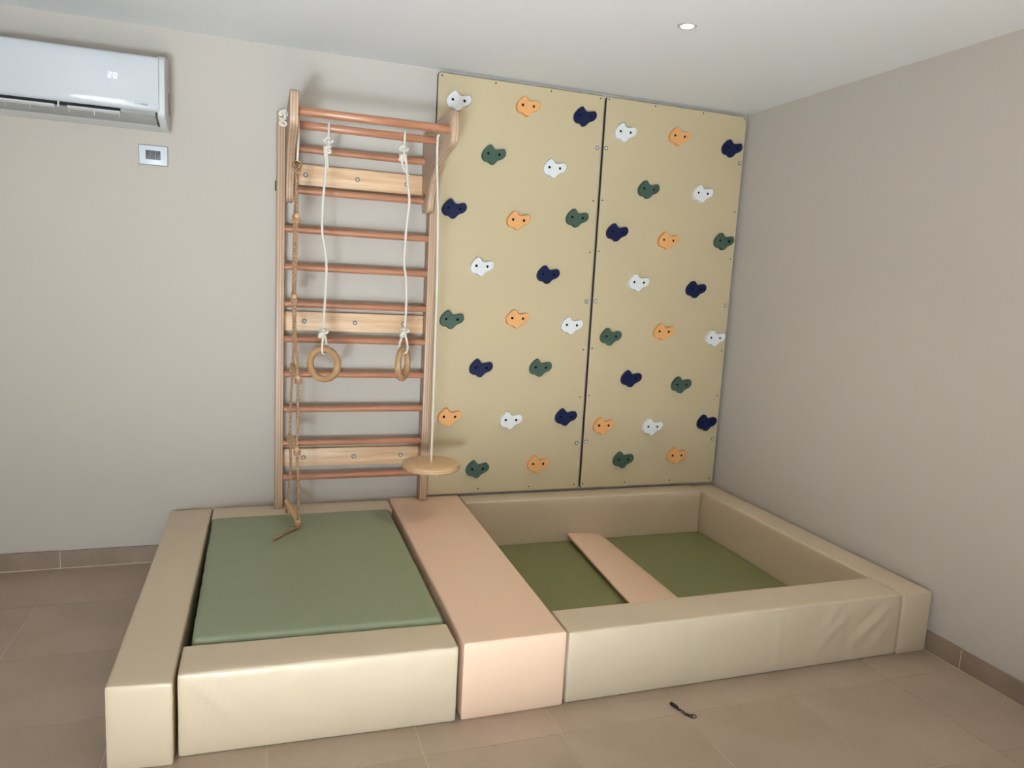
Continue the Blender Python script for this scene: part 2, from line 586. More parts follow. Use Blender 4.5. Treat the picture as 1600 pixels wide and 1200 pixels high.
def wrinkle_front(w, u, n):
    """fold lines across the long pit wall and slack diagonal wrinkles towards its right end"""
    d = sum(s * .0045 * math.exp(-((w.x - x) / .007) ** 2) for x, s in ((.545, -1), (.98, 1), (1.36, -1)))
    if n.y < -.5:
        for (x0, z0, x1, z1, a) in ((1.62, .27, 1.40, .10, .0065), (1.63, .20, 1.50, .06, .005), (1.37, .24, 1.20, .10, .004),
                                    (.06, .25, .22, .16, .004), (1.30, .27, 1.22, .18, .003)):
            e = Vector((x1 - x0, z1 - z0)); L = e.length; e.normalize()
            p = Vector((w.x - x0, w.z - z0)); t = p.dot(e); s = p.x * e.y - p.y * e.x
            if -.05 < t < L + .05:
                d += 2.2 * a * math.exp(-(s / .016) ** 2) * math.exp(-((t - L / 2) / (L * .55)) ** 2) - 1.3 * a * math.exp(-((s - .028) / .016) ** 2) * math.exp(-((t - L / 2) / (L * .55)) ** 2)
    return d


def wrinkle_short(w, u, n):
    d = 0.0
    for (x0, z0, x1, z1, a) in ((.05, .26, .16, .14, .004), (.55, .20, .80, .12, .003), (.88, .25, .78, .17, .0035), (.30, .09, .48, .14, .0025)):
        e = Vector((x1 - x0, z1 - z0)); L = e.length; e.normalize()
        p = Vector((w.x - x0, w.z - z0)); t = p.dot(e); s = p.x * e.y - p.y * e.x
        if n.y < -.5:
            d += 1.6 * a * math.exp(-(s / .012) ** 2) * math.exp(-((t - L / 2) / (L * .5)) ** 2)
        elif n.z > .5:
            s2 = (w.y - .1) * 1.2 + (w.x - (x0 + x1) / 2) * .7
            d += .5 * a * math.exp(-(s2 / .010) ** 2)
    return d


def wrinkle_side(w, u, n):
    return sum(-.003 * math.exp(-((w.y - y) / .005) ** 2) for y in (.47, .95)) + \
        (.0022 * math.sin((w.y * .9 + w.x * .45) * 130) * math.exp(-((w.y - .28) / .09) ** 2))


foam_block('foam_block', [(-3.424, -.014), (-3.219, -.014), (-3.229, -1.796), (-3.424, -1.776)], .289, 'cream',
           'long cream foam block forming the left edge of the play area', ('front', 'back'), wrinkle_side, 1.0, group='cream foam blocks')
foam_block('foam_block', [(-3.217, -1.5645), (-2.285, -1.600), (-2.285, -1.792), (-3.217, -1.761)], .292, 'cream',
           'short cream foam block in front of the raised green mat', ('left', 'right'), wrinkle_short, 2.0, group='cream foam blocks', amp=.0026)
foam_block('foam_block', [(-2.249, -.014), (-1.8285, -.014), (-1.858, -1.789), (-2.263, -1.790)], .302, 'pink',
           'wide blush pink foam beam running from the wall bars to the front', ('front', 'back'), None, 3.0, group=None)
foam_block('foam_block', [(-1.841, -1.5865), (-.193, -1.5865), (-.193, -1.7834), (-1.843, -1.7825)], .292, 'cream',
           'long cream foam block with creases closing the front of the sunken pit', ('left', 'right'), wrinkle_front, 4.0, group='cream foam blocks', amp=.0018)
foam_block('foam_block', [(-.184, -.014), (-.0125, -.014), (-.0125, -1.7885), (-.183, -1.7885)], .292, 'cream',
           'long cream foam block lying along the right-hand wall', ('front', 'back'), wrinkle_side, 5.0, group='cream foam blocks')
foam_block('foam_block', [(-1.823, -.014), (-.193, -.014), (-.193, -.163), (-1.820, -.163)], .297, 'cream',
           'cream foam block lying below the two climbing panels behind the pit', ('left', 'right'), crease((.4, .9, 1.3)), 6.0, group='cream foam blocks')
foam_block('foam_block', [(-3.211, -.014), (-2.260, -.014), (-2.260, -.200), (-3.211, -.200)], .292, 'cream',
           'short cream foam block under the wall bars behind the raised green mat', ('left', 'right'), None, 7.0, group='cream foam blocks')


def soft(w, u, n):
    return .0025 * noise.noise(Vector((w.x * 3.1, w.y * 3.1, 5.0))) if n.z > .5 else .0035 * noise.noise(Vector((w.x * 14, w.y * 14, 1.0)))


t = foam_block('foam_mat', [(-3.204, -.218), (-2.284, -.212), (-2.290, -1.589), (-3.194, -1.551)], .305, 'green',
               'raised sage green mat filling the left square below the wall bars', (), soft, 8.0, r=.02, cat='mat')
# stitched seam a little below the upper rim of the mat
zs = .272
pts = [(-3.180, -1.5505, zs), (-2.300, -1.5885, zs)]
G().tube([(x, y - .003, z) for x, y, z in pts], .003, 6).out('seam', 'green', t)
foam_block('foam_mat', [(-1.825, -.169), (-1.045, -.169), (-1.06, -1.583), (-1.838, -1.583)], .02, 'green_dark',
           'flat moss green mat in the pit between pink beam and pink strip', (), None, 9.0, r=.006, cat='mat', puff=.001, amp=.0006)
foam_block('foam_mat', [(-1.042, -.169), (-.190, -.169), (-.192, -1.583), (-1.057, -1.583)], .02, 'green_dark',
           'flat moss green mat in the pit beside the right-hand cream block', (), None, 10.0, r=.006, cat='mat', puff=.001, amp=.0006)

# pink strip lying in the pit: low wedge, lifted lip on its left
t = thing('foam_strip', (-1.05, -.87, .0215), 'narrow pink padded strip lying across the green mats in the pit', 'cushion')
g = G()
rows = []
NS, NY = 16, 70
for j in range(NY + 1):
    y = -.174 - (1.394) * j / NY
    f = j / NY
    xl = -1.148 - .105 * f
    xr = -.892 - .022 * f
    lift = .042 * (1 - .25 * min(1, f * 2.2))
    ring = []
    for i in range(NS + 1):                           # upper side, left lip to right edge
        s = i / NS
        x = xl + (xr - xl) * s
        z = .0225 + lift * (1 - s) ** .55 * (1 - .12 * s) + .012 * math.sin(math.pi * s) ** .8
        wv = noise.noise(Vector((x * 9 + y * 4, y * 16, 2.0))) * .0022 + .0028 * math.sin(y * 52 + x * 22) * math.exp(-((f - .12) / .12) ** 2)
        ring.append((x, y, z + wv * math.sin(math.pi * min(1, s * 1.02)) ** .5 if 0 < s < 1 else z))
    for s in (1.0, .66, .33, .12):                    # underside
        ring.append((xl + (xr - xl) * s + .006, y, .0212))
    ring.append((xl + .004, y, .0212 + lift * .55))
    rows.append(ring)
n = len(rows[0])
V = [p for r_ in rows for p in r_]
F = [(j * n + i, j * n + (i + 1) % n, (j + 1) * n + (i + 1) % n, (j + 1) * n + i) for j in range(NY) for i in range(n)]
F += [tuple(range(n)), tuple(NY * n + i for i in range(n))[::-1]]
add('cover', V, F, 'pink', t)
G().tube([(p[0], p[1] + .001, p[2]) for p in rows[0][:NS + 1]], .002, 6).out('seam', 'pink', t)

# ------------------------------------------------------------------ climbing panels
PF, PBK = -.030, -.006          # front and back plane of the boards


def rounded_rect(x0, x1, z0, z1, r, n=5):
    o = []
    for cx, cz, a0 in ((x1 - r, z1 - r, 0), (x0 + r, z1 - r, 90), (x0 + r, z0 + r, 180), (x1 - r, z0 + r, 270)):
        for k in range(n + 1):
            a = math.radians(a0 + 90 * k / n)
            o.append((cx + r * math.cos(a), cz + r * math.sin(a)))
    return o


OUT = [(-17, 50), (-9, 42), (-1, 30), (8, 25), (21, 24), (37, 28), (52, 32), (63, 31), (70, 23), (73.5, 12), (72, -1), (65, -12), (56, -20),
       (42, -26), (30, -31), (22, -38), (13, -48), (6, -55), (-5, -57.5), (-13, -55), (-23, -47), (-33, -43), (-47, -42), (-57, -36),
       (-64, -26), (-67, -13), (-65, 2), (-58, 17), (-47, 30), (-34, 43), (-24, 49)]
HOLES = ((-33.5, .4), (34, -.4))


def hold_mesh(m):
    """flat sculpted hold: sloped flanks, rounded rim, two real bolt holes; origin at the back, front towards -y"""
    n = len(OUT)
    C = Vector((2, -4))
    def off(d):
        o = []
        for i in range(n):
            a, b, c = Vector(OUT[i - 1]), Vector(OUT[i]), Vector(OUT[(i + 1) % n])
            tn = (c - a).normalized()
            o.append(b - Vector((tn.y, -tn.x)) * -d if False else b + Vector((-tn.y, tn.x)) * d)
        return o
    V = []; F = []
    levels = [(2.0, 0.0), (1.6, 14.0), (1.0, 21.5), (0.2, 24.4), (-1.0, 25.4)]
    for d, y in levels:
        for p in off(d):
            V.append((p.x / 1000, -y / 1000, p.y / 1000))
    for l in range(len(levels) - 1):
        for i in range(n):
            j = (i + 1) % n
            F.append((l * n + i, l * n + j, (l + 1) * n + j, (l + 1) * n + i))
    F.append(tuple(range(n)))
    # front with holes
    rim = off(-1.0)
    pts = [Vector((p.x, p.y)) for p in rim]
    edges = [(i, (i + 1) % n) for i in range(n)]
    hk = 14
    for hx, hz in HOLES:
        s = len(pts)
        for k in range(hk):
            a = 2 * math.pi * k / hk
            pts.append(Vector((hx + 8.6 * math.cos(a), hz + 8.6 * math.sin(a))))
            edges.append((s + k, s + (k + 1) % hk))
    s = len(pts)
    for p in ((-8, 8), (0, -20), (0, -40), (-25, 26), (52, 8), (-50, -15), (14, -8)):
        pts.append(Vector(p))
    vo, eo, fo, ov, oe, of = delaunay_2d_cdt(pts, edges, [], 1, 1e-5)
    base = len(V)
    def dome(p):
        return 25.4 + 0.5 * max(0, 1 - ((p.x - 3) / 68) ** 2) * max(0, 1 - ((p.y + 4) / 52) ** 2)
    rimset = set()
    for k, p in enumerate(vo):
        onrim = any(i < n for i in ov[k])
        y = 25.4 if onrim else dome(p)
        V.append((p.x / 1000, -y / 1000, p.y / 1000))
    for tri in fo:
        c = sum((vo[i] for i in tri), Vector((0, 0))) / len(tri)
        if any((c - Vector(h)).length < 7.5 for h in HOLES):
            continue
        F.append(tuple(base + i for i in tri))
    for hx, hz in HOLES:                     # walls of the countersunk hole
        top = []
        for k in range(hk):
            a = 2 * math.pi * k / hk
            p = Vector((hx + 8.6 * math.cos(a), hz + 8.6 * math.sin(a)))
            top.append(min(range(len(vo)), key=lambda q: (vo[q] - p).length) + base)
        s = len(V)
        for k in range(hk):
            a = 2 * math.pi * k / hk
            V.append(((hx + 8.2 * math.cos(a)) / 1000, -.012, (hz + 8.2 * math.sin(a)) / 1000))
        for k in range(hk):
            l = (k + 1) % hk
            F.append((top[k], top[l], s + l, s + k))
        F.append(tuple(s + k for k in range(hk)))
    me = make_mesh('hold', V, F, m, smooth=True)
    bm = bmesh.new(); bm.from_mesh(me)
    bmesh.ops.remove_doubles(bm, verts=bm.verts, dist=1e-5)
    bmesh.ops.recalc_face_normals(bm, faces=bm.faces)
    for e in bm.edges:
        if len(e.link_faces) == 2 and e.calc_face_angle(0) > math.radians(48):
            e.smooth = False
    for f in bm.faces:
        if f.normal.y < -.93:
            f.smooth = False
    bm.to_mesh(me); bm.free()
    return me


HM = {k: hold_mesh('hold_' + k) for k in 'wong'}
g = G().lathe([(.0080, -.012), (.0080, -.0205), (.0072, -.0215), (.0042, -.0215), (.0038, -.015), (.0005, -.015)], (0, 0, 0), 1, 16)
sock_me = make_mesh('bolt', g.v, g.f, 'socket')
g = G().lathe([(.013, 0), (.013, -.0015), (.0115, -.0035), (.0082, -.004), (.0078, -.0018), (.0065, -.0018), (.0062, -.0045), (.003, -.005), (.0028, -.003), (.0004, -.003)], (0, 0, 0), 1, 18)
washer_me = make_mesh('bolt', g.v, g.f, ['steel_dark', 'steel'], fmat=[0] * (18 * 5) + [1] * (len(g.f) - 18 * 5))
g = G().lathe([(.0045, 0), (.0045, -.0008), (.0030, -.0014), (.0004, -.0014)], (0, 0, 0), 1, 10)
screw_me = make_mesh('screw', g.v, g.f, 'black')
HOLD_LABEL = {'w': 'white moulded hold with two bolt holes', 'o': 'orange moulded hold with two bolt holes',
              'n': 'navy blue moulded hold with two bolt holes', 'g': 'dark green moulded hold with two bolt holes'}


def climbing_panel(x0, x1, label, holds, bolts, screws):
    t = thing('climbing_panel', ((x0 + x1) / 2, -.018, .313), label, 'climbing wall', 'climbing panels')
    R = rounded_rect(x0, x1, .313, 2.7362, .018)
    Ri = rounded_rect(x0 + .002, x1 - .002, .315, 2.7342, .0165)
    n = len(R)
    V = [(x, PBK, z) for x, z in R] + [(x, PF + .0015, z) for x, z in R] + [(x, PF, z) for x, z in Ri]
    F = [tuple(range(n)), tuple(2 * n + i for i in range(n))[::-1]]
    mi = [1, 0]
    for i in range(n):
        j = (i + 1) % n
        F.append((i, j, n + j, n + i)); mi.append(1)
        F.append((n + i, n + j, 2 * n + j, 2 * n + i)); mi.append(1)
    add('board', V, F, ['board', 'board_edge'], t, smooth=False, fmat=mi)
    for c, pts in holds.items():
        for x, z in pts:
            h = place('hold', HM[c], (x, PF, z), t)
            h['label'] = HOLD_LABEL[c]
            for hx, hz in HOLES:
                place('bolt', sock_me, (x + hx / 1000, PF, z + hz / 1000), h)
    for x, z in bolts:
        place('bolt', washer_me, (x, PF, z), t)
    for x, z in screws:
        place('screw', screw_me, (x, PF, z), t)
    return t


climbing_panel(-2.0498, -1.0335, 'cream climbing panel with coloured holds standing next to the wall bars',
               {'w': [(-1.934, 2.594), (-1.336, 2.287), (-1.754, 1.689), (-1.16, 1.364), (-1.524, .772)],
                'o': [(-1.522, 2.616), (-1.544, 1.969), (-1.517, 1.393), (-1.911, .796), (-1.328, .49)],
                'n': [(-1.16, 2.603), (-1.934, 2.005), (-1.335, 1.665), (-1.73, 1.092), (-1.158, .788)],
                'g': [(-1.714, 2.326), (-1.169, 2.012), (-1.921, 1.374), (-1.349, 1.098), (-1.723, .47)]},
               [(-1.060, 2.434), (-1.062, 1.511), (-1.064, .612)],
               [(x, 2.719) for x in (-2.028, -1.715, -1.376, -1.059)] + [(-1.062, z) for z in (2.121, 1.813, 1.211, .91)] +
               [(x, .340) for x in (-1.706, -1.374, -1.062)])
climbing_panel(-1.0190, -.0202, 'cream climbing panel with coloured holds in the room corner beside the right-hand wall',
               {'w': [(-.889, 2.542), (-.31, 2.231), (-.719, 1.647), (-.117, 1.311), (-.535, .716)],
                'o': [(-.513, 2.56), (-.532, 1.921), (-.51, 1.342), (-.893, .729), (-.334, .516)],
                'n': [(-.122, 2.531), (-.894, 1.947), (-.296, 1.625), (-.719, 1.035), (-.12, .738)],
                'g': [(-.699, 2.222), (-.118, 1.944), (-.886, 1.301), (-.344, .996), (-.732, .499)]},
               [(-1.000, 2.438), (-1.000, 1.516), (-1.000, .620), (-.042, 2.446), (-.048, 1.527), (-.052, .619)],
               [(x, 2.721) for x in (-1.002, -.686, -.345, -.037)] + [(-1.001, z) for z in (2.13, 1.823, 1.22, .92)] +
               [(x, .341) for x in (-1.001, -.70, -.363, -.05)] + [(-.045, z) for z in (2.138, 1.832, 1.224, .919)])

# ------------------------------------------------------------------ wall bars
wb = thing('wall_bars', (-2.467, -.06, .293), 'wooden wall bars ladder with overhanging pull-up bars', 'wall bars')
XL0, XL1, XR0, XR1 = -2.897, -2.853, -2.085, -2.040
for (a, b, zb) in ((XL0, XL1, .2965), (XR0, XR1, .3065)):
    G().box(a, b, -.104, -.006, zb, 2.410, bev=.004).out('upright', 'ply_x', wb)
RZ = [2.238, 2.025, 1.822, 1.626, 1.428, 1.238, 1.047, .853, .662, .468]
BL0, BL1, BR0, BR1 = -2.8525, -2.815, -2.1195, -2.0855
for i, z in enumerate(RZ):
    a, b = (BL1, BR0) if i < 2 else (XL1, XR0)
    gg = G().lathe([(.0165, a - .002), (.0185, a), (.0185, b), (.0165, b + .002)], (0, -.073, z), 0, 20)
    gg.out('rung', 'beech', wb)
prof = [(-.012, 2.398), (-.655, 2.402), (-.674, 2.396), (-.686, 2.380), (-.689, 2.355), (-.689, 2.285), (-.684, 2.262), (-.668, 2.246), (-.635, 2.234), (-.585, 2.226),
        (-.52, 2.216), (-.45, 2.203), (-.40, 2.190), (-.355, 2.170), (-.31, 2.143), (-.272, 2.110), (-.242, 2.075), (-.222, 2.040),
        (-.206, 2.000), (-.196, 1.972), (-.184, 1.962), (-.165, 1.957), (-.075, 1.957), (-.055, 1.961), (-.045, 1.972), (-.042, 1.990), (-.012, 2.10)]
for a, b in ((BL0, BL1), (BR0, BR1)):
    br = G().prism(prof, 0, a, b, bev=.004).out('bracket', 'ply_x', wb)
    xin = b if a < -2.5 else a
    s = 1 if a < -2.5 else -1
    G().lathe([(.009, 0), (.009, .002 * s), (.006, .004 * s), (.0005, .004 * s)], (xin, -.105, 2.052), 0, 14).out('bolt', 'black', br)
TB, SB = (-.628, 2.318), (-.366, 2.306)
for (y, z) in (TB, SB):
    G().lathe([(.018, BL1 - .002), (.0195, BL1), (.0195, BR0), (.018, BR0 + .002)], (0, y, z), 0, 24).out('pull_up_bar', 'beech', wb)
for zt, zb, bx in ((2.168, 2.060, (-2.749, -2.476, -2.206)), (1.386, 1.283, (-2.746, -2.472, -2.199)), (.618, .516, (-2.741, -2.463, -2.192))):
    r_ = G().box(XL1 + .0005, XR0 - .0005, -.030, -.004, zb, zt, bev=.002).out('rail', 'pine', wb)
    for x in bx:
        place('bolt', washer_me, (x, -.030, (zt + zb) / 2), r_)
G().box(XL0 - .006, XL0, -.03, -.004, 2.02, 2.07).out('clip', 'black', wb)


# ------------------------------------------------------------------ gym rings on ropes
def gym_ring(path, cx, zc, rot, label, loopx):
    t = thing('gym_ring', (cx, -.39, zc - .094), label, 'gym ring', 'gym rings on the wall bars')
    y0, z0 = SB
    R = .0195 + .0068
    # loop over the second bar
    loop = [(loopx, y0 - .006, z0 - .052), (loopx, y0 - R * .9, z0 - .022)] + \
           [(loopx + .004 * k / 6, y0 - R * math.cos(math.radians(30 * k)), z0 + R * math.sin(math.radians(30 * k))) for k in range(7)] + \
           [(loopx + .006, y0 + R * .9, z0 - .022), (loopx + .004, y0 + .002, z0 - .055)]
    G().tube(smooth_path(loop), .0062, 12, strands=3, turns=28, groove=.18).out('rope_loop', 'rope_white', t)
    pts = [(x, -.372 - .018 * min(1, i / 3), z) for i, (x, z) in enumerate(path)]
    G().tube(smooth_path(pts), .0065, 12, strands=3, turns=28, groove=.18).out('rope', 'rope_white', t)
    zk = path[0][1]
    k = G().tube(knot_path((loopx, -.372, zk - .003), .017, .014, .021, .4), .0072, 10, closed=True)
    k.tube(knot_path((loopx - .004, -.374, zk - .042), .014, .012, .018, 1.6), .0066, 10, closed=True)
    k.tube(smooth_path([(loopx - .010, -.380, zk - .05), (loopx - .004, -.382, zk - .09), (path[2][0] + .010, -.386, zk - .135)]), .0055, 10)
    k.out('knot', 'rope_white', t)
    ze = path[-1][1]
    xe = path[-1][0]
    k = G().tube(knot_path((xe, -.392, ze + .008), .018, .014, .016, .2), .0070, 10, closed=True)
    k.tube(knot_path((xe - .010, -.396, ze - .008), .013, .012, .013, 1.1, tilt=.6), .0064, 10, closed=True)
    k.out('knot', 'rope_white', t)
    # ring and the eye of rope around its top
    RM, rt = .0775, .0162
    V = []; F = []
    ca, sa = math.cos(rot), math.sin(rot)
    n1, n2 = 56, 14
    for i in range(n1):
        a = 2 * math.pi * i / n1
        for j in range(n2):
            b = 2 * math.pi * j / n2
            sq = (abs(math.cos(b)) ** 3.2 + abs(math.sin(b)) ** 3.2) ** (-1 / 3.2)
            rr = RM + rt * sq * math.cos(b)
            w = rt * .95 * sq * math.sin(b)
            u, zz = rr * math.cos(a), rr * math.sin(a)
            V.append((cx + u * ca - w * sa, -.39 + u * sa + w * ca, zc + zz))
            F.append((i * n2 + j, ((i + 1) % n1) * n2 + j, ((i + 1) % n1) * n2 + (j + 1) % n2, i * n2 + (j + 1) % n2))
    add('ring', V, F, 'ringwood', t)
    zt = zc + RM
    nx, ny = -sa, ca
    eye = []
    for (w, z) in ((-.006, ze - .004), (-.020, zt + .030), (-.0235, zt + .004), (-.017, zt - .017), (0, zt - .0235), (.017, zt - .017), (.0235, zt + .004), (.020, zt + .030), (.006, ze - .004)):
        eye.append((cx + nx * w, -.39 + ny * w, z))
    G().tube(smooth_path(eye), .0062, 12, strands=3, turns=28, groove=.18).out('rope_loop', 'rope_white', t)
    return t


gym_ring([(-2.664, 2.247), (-2.676, 2.183), (-2.672, 2.132), (-2.675, 2.054), (-2.682, 1.975), (-2.685, 1.896), (-2.684, 1.797), (-2.675, 1.751), (-2.664, 1.679), (-2.661, 1.612), (-2.664, 1.497), (-2.669, 1.387), (-2.670, 1.332), (-2.669, 1.300)],
         -2.6655, 1.144, math.radians(-33), 'wooden gym ring turned face-on, hanging on white rope nearer the rope ladder', -2.661)
gym_ring([(-2.287, 2.247), (-2.278, 2.198), (-2.271, 2.132), (-2.265, 2.065), (-2.255, 1.985), (-2.264, 1.889), (-2.269, 1.779), (-2.271, 1.668), (-2.258, 1.585), (-2.254, 1.48), (-2.256, 1.373), (-2.258, 1.316)],
         -2.2615, 1.152, math.radians(61), 'wooden gym ring seen nearly edge-on, hanging on white rope nearer the disc swing', -2.289)

# ------------------------------------------------------------------ rope ladder
rl = thing('rope_ladder', (-2.81, -.44, .306), 'brown rope ladder with wooden rungs hanging at the left upright, end on the mat', 'rope ladder')
hang = [(-2.868, -.432, 2.322), (-2.85, -.432, 2.322), (-2.825, -.432, 2.322), (-2.811, -.433, 2.317), (-2.8045, -.434, 2.300), (-2.8045, -.436, 2.22), (-2.808, -.438, 2.125)]
G().tube(smooth_path(hang[2:]), .0058, 12, strands=3, turns=28, groove=.18).out('hanging_rope', 'rope_white', rl)
k = G().tube(knot_path((-2.872, -.432, 2.335), .014, .016, .020, .9), .0066, 10, closed=True)
k.tube(knot_path((-2.874, -.434, 2.300), .013, .014, .018, 2.1), .0062, 10, closed=True)
k.out('stopper_knot', 'rope_white', rl)
ring = [(-2.809 + .021 * math.cos(a), -.438, 2.106 + .021 * math.sin(a)) for a in [2 * math.pi * i / 28 for i in range(28)]]
ring2 = [(-2.809 + .004 * math.sin(a), -.438 + .018 * math.cos(a), 2.103 + .019 * math.sin(a)) for a in [2 * math.pi * i / 28 for i in range(28)]]
G().tube(ring, .0028, 8, closed=True).tube(ring2, .0026, 8, closed=True).out('metal_ring', 'brass', rl)
near = [(-2.812, -.532, 1.862), (-2.818, -.540, 1.484), (-2.799, -.545, 1.098), (-2.801, -.540, .741), (-2.787, -.458, .340)]
far = [(-2.814, -.352, 1.868), (-2.816, -.345, 1.488), (-2.8155, -.335, 1.128), (-2.8255, -.335, .757), (-2.833, -.268, .384)]
top = (-2.809, -.438, 2.085)


def sag(pts, dx):
    o = []
    for i, (p, q) in enumerate(zip(pts[:-1], pts[1:])):
        p, q = Vector(p), Vector(q)
        o.append(p)
        m = p.lerp(q, .5)
        m.x += dx[i % len(dx)]
        o.append(m)
    o.append(Vector(pts[-1]))
    return o


tail = [(-2.789, -.470, .326), (-2.802, -.490, .3185), (-2.845, -.545, .3175), (-2.908, -.632, .3170)]
G().tube(smooth_path(sag([top] + near, (0, .002, -.004, .003, .006)) + [Vector(p) for p in tail], .004), .0078, 15, strands=3, turns=22, groove=.6).out('side_rope', 'rope_brown', rl)
G().tube(smooth_path(sag([top] + far, (0, -.002, .003, -.003, .010)) + [Vector((-2.838, -.262, .352)), Vector((-2.836, -.285, .330))], .004), .0078, 15, strands=3, turns=22, groove=.6).out('side_rope', 'rope_brown', rl)
k = G().tube(knot_path((-2.809, -.438, 2.078), .012, .012, .011, .3), .0058, 8, closed=True)
k.out('knot', 'rope_brown', rl)
for a, b in zip(near, far):
    A, B = Vector(a), Vector(b)
    e = (B - A).normalized()
    p0, p1 = A - e * .020, B + e * .020
    L = (p1 - p0).length
    prof_r = [(0, .006), (.003, .011), (.009, .0135), (.035, .0145), (L / 2, .0150), (L - .035, .0145), (L - .009, .0135), (L - .003, .011), (L, .006)]
    V = []; F = []
    n1 = e.orthogonal().normalized(); n2 = e.cross(n1)
    for s, r_ in prof_r:
        for kx in range(16):
            an = 2 * math.pi * kx / 16
            V.append(p0 + e * s + (n1 * math.cos(an) + n2 * math.sin(an)) * r_)
    for i in range(len(prof_r) - 1):
        for kx in range(16):
            F.append((i * 16 + kx, i * 16 + (kx + 1) % 16, (i + 1) * 16 + (kx + 1) % 16, (i + 1) * 16 + kx))
    F += [tuple(range(16))[::-1], tuple((len(prof_r) - 1) * 16 + kx for kx in range(16))]
    add('rung', V, F, 'rungwood', rl)
    for q in (A, B):
        dz = -.021
        kk = knot_path((q.x + .002, q.y, q.z + dz), .012, .011, .010, q.z * 7 % 3)
        if q.z < .36:
            kk = knot_path((q.x - .006, q.y - .022, q.z - .012), .015, .011, .011, .5)
        G().tube(kk, .0060, 8, closed=True).out('knot', 'rope_brown', rl)

# ------------------------------------------------------------------ disc swing
ds = thing('disc_swing', (-2.098, -.43, .56), 'round plywood disc swing on a white rope hanging from the right bracket', 'swing')
rp = [(-2.118, -.430, 2.3215), (-2.1285, -.430, 2.316), (-2.1290, -.430, 2.295), (-2.1275, -.430, 2.20), (-2.112, -.430, 1.90), (-2.104, -.430, 1.55), (-2.100, -.430, 1.05), (-2.098, -.430, .63), (-2.098, -.430, .585)]
G().tube(smooth_path(rp), .0066, 12, strands=3, turns=28, groove=.18).out('rope', 'rope_white', ds)
g = G().lathe([(.0005, .5900), (.150, .5900), (.1545, .5925), (.1565, .597), (.1565, .617), (.1545, .6215), (.150, .624), (.0005, .624)], (-2.098, -.43, 0), 2, 72)
seat = g.out('seat', 'ply_z', ds)
k = G().tube(knot_path((-2.095, -.432, .573), .017, .016, .011, .2), .0070, 10, closed=True)
for i in range(9):
    a = i * 0.72
    k.tube(smooth_path([(-2.088, -.434, .570), (-2.086 + .016 * math.cos(a), -.436 + .012 * math.sin(a), .556), (-2.084 + .026 * math.cos(a), -.436 + .018 * math.sin(a), .542)]), .0018, 5)
k.out('knot', 'rope_white', ds)

# ------------------------------------------------------------------ air conditioner
AX0, AX1 = -4.30, -3.406
ac = thing('air_conditioner', ((AX0 + AX1) / 2, -.1, 2.259), 'white wall-mounted air conditioner showing a lit number in the upper left corner', 'air conditioner')
cap = [(-.001, 2.602), (-.150, 2.584), (-.186, 2.574), (-.203, 2.556), (-.208, 2.530), (-.208, 2.325), (-.203, 2.305), (-.185, 2.292), (-.110, 2.266), (-.085, 2.260), (-.001, 2.258)]
body = [(-.001, 2.600), (-.150, 2.570), (-.183, 2.562), (-.200, 2.550), (-.200, 2.330), (-.150, 2.345), (-.095, 2.330), (-.070, 2.290), (-.104, 2.268), (-.085, 2.261), (-.001, 2.259)]
G().prism(body, 0, AX0 + .034, AX1 - .034, mi=0).out('housing', 'ac_white', ac)
for a, b in ((AX0, AX0 + .034), (AX1 - .034, AX1)):
    e = G().prism(cap, 0, a, b, bev=.004).out('end_cap', 'ac_white', ac)
G().box(AX1 + .0003, AX1 + .003, -.07, -.045, 2.33, 2.44, bev=.001).out('side_grip', 'ac_grey', ac)
fp = [(-.199, 2.566), (-.212, 2.563), (-.2195, 2.553), (-.2225, 2.52), (-.2235, 2.43), (-.2225, 2.36), (-.2185, 2.333), (-.210, 2.320), (-.199, 2.317)]
G().prism(fp, 0, AX0 + .02, -3.4315, bev=.002).out('front_panel', 'ac_panel', ac)
# outlet: dark duct, lower deflector and two louvre blades
G().prism([(-.196, 2.3045), (-.196, 2.3285), (-.110, 2.325), (-.100, 2.300)], 0, AX0 + .04, -3.60, mi=0).out('outlet_duct', 'ac_dark', ac)
G().prism([(-.194, 2.2985), (-.191, 2.2945), (-.112, 2.2665), (-.104, 2.2675), (-.100, 2.272), (-.188, 2.3035)], 0, AX0 + .04, -3.449, mi=0).out('deflector', 'ac_grey', ac)


def blade(x0, x1):
    b = G().prism([(-.2015, 2.3030), (-.203, 2.2965), (-.198, 2.2930), (-.181, 2.2900), (-.179, 2.2935), (-.196, 2.2985)], 0, x0, x1)
    o = b.out('louvre', 'ac_white', ac)
    n = max(2, int((x1 - x0) / .09))
    for i in range(n + 1):
        x = x0 + .004 + (x1 - x0 - .008) * i / n
        G().prism([(-.196, 2.2945), (-.188, 2.2785), (-.178, 2.2745), (-.182, 2.2905)], 0, x - .0012, x + .0012).out('stay', 'ac_white', o)


blade(AX0 + .045, -3.868)
blade(-3.815, -3.60)
G().prism([(-.199, 2.3165), (-.201, 2.3005), (-.186, 2.2935), (-.180, 2.3165)], 0, -3.597, -3.449).out('louvre_end', 'ac_grey', ac)
G().box(-3.853, -3.847, -.206, -.150, 2.292, 2.3165).out('stay', 'ac_white', ac)
G().prism([(-.118, 2.2745), (-.120, 2.2695), (-.108, 2.2635), (-.100, 2.2645)], 0, AX0 + .036, -3.449).out('outlet_lip', 'ac_white', ac)

SEG = {'2': 'abged', '0': 'abcdef'}


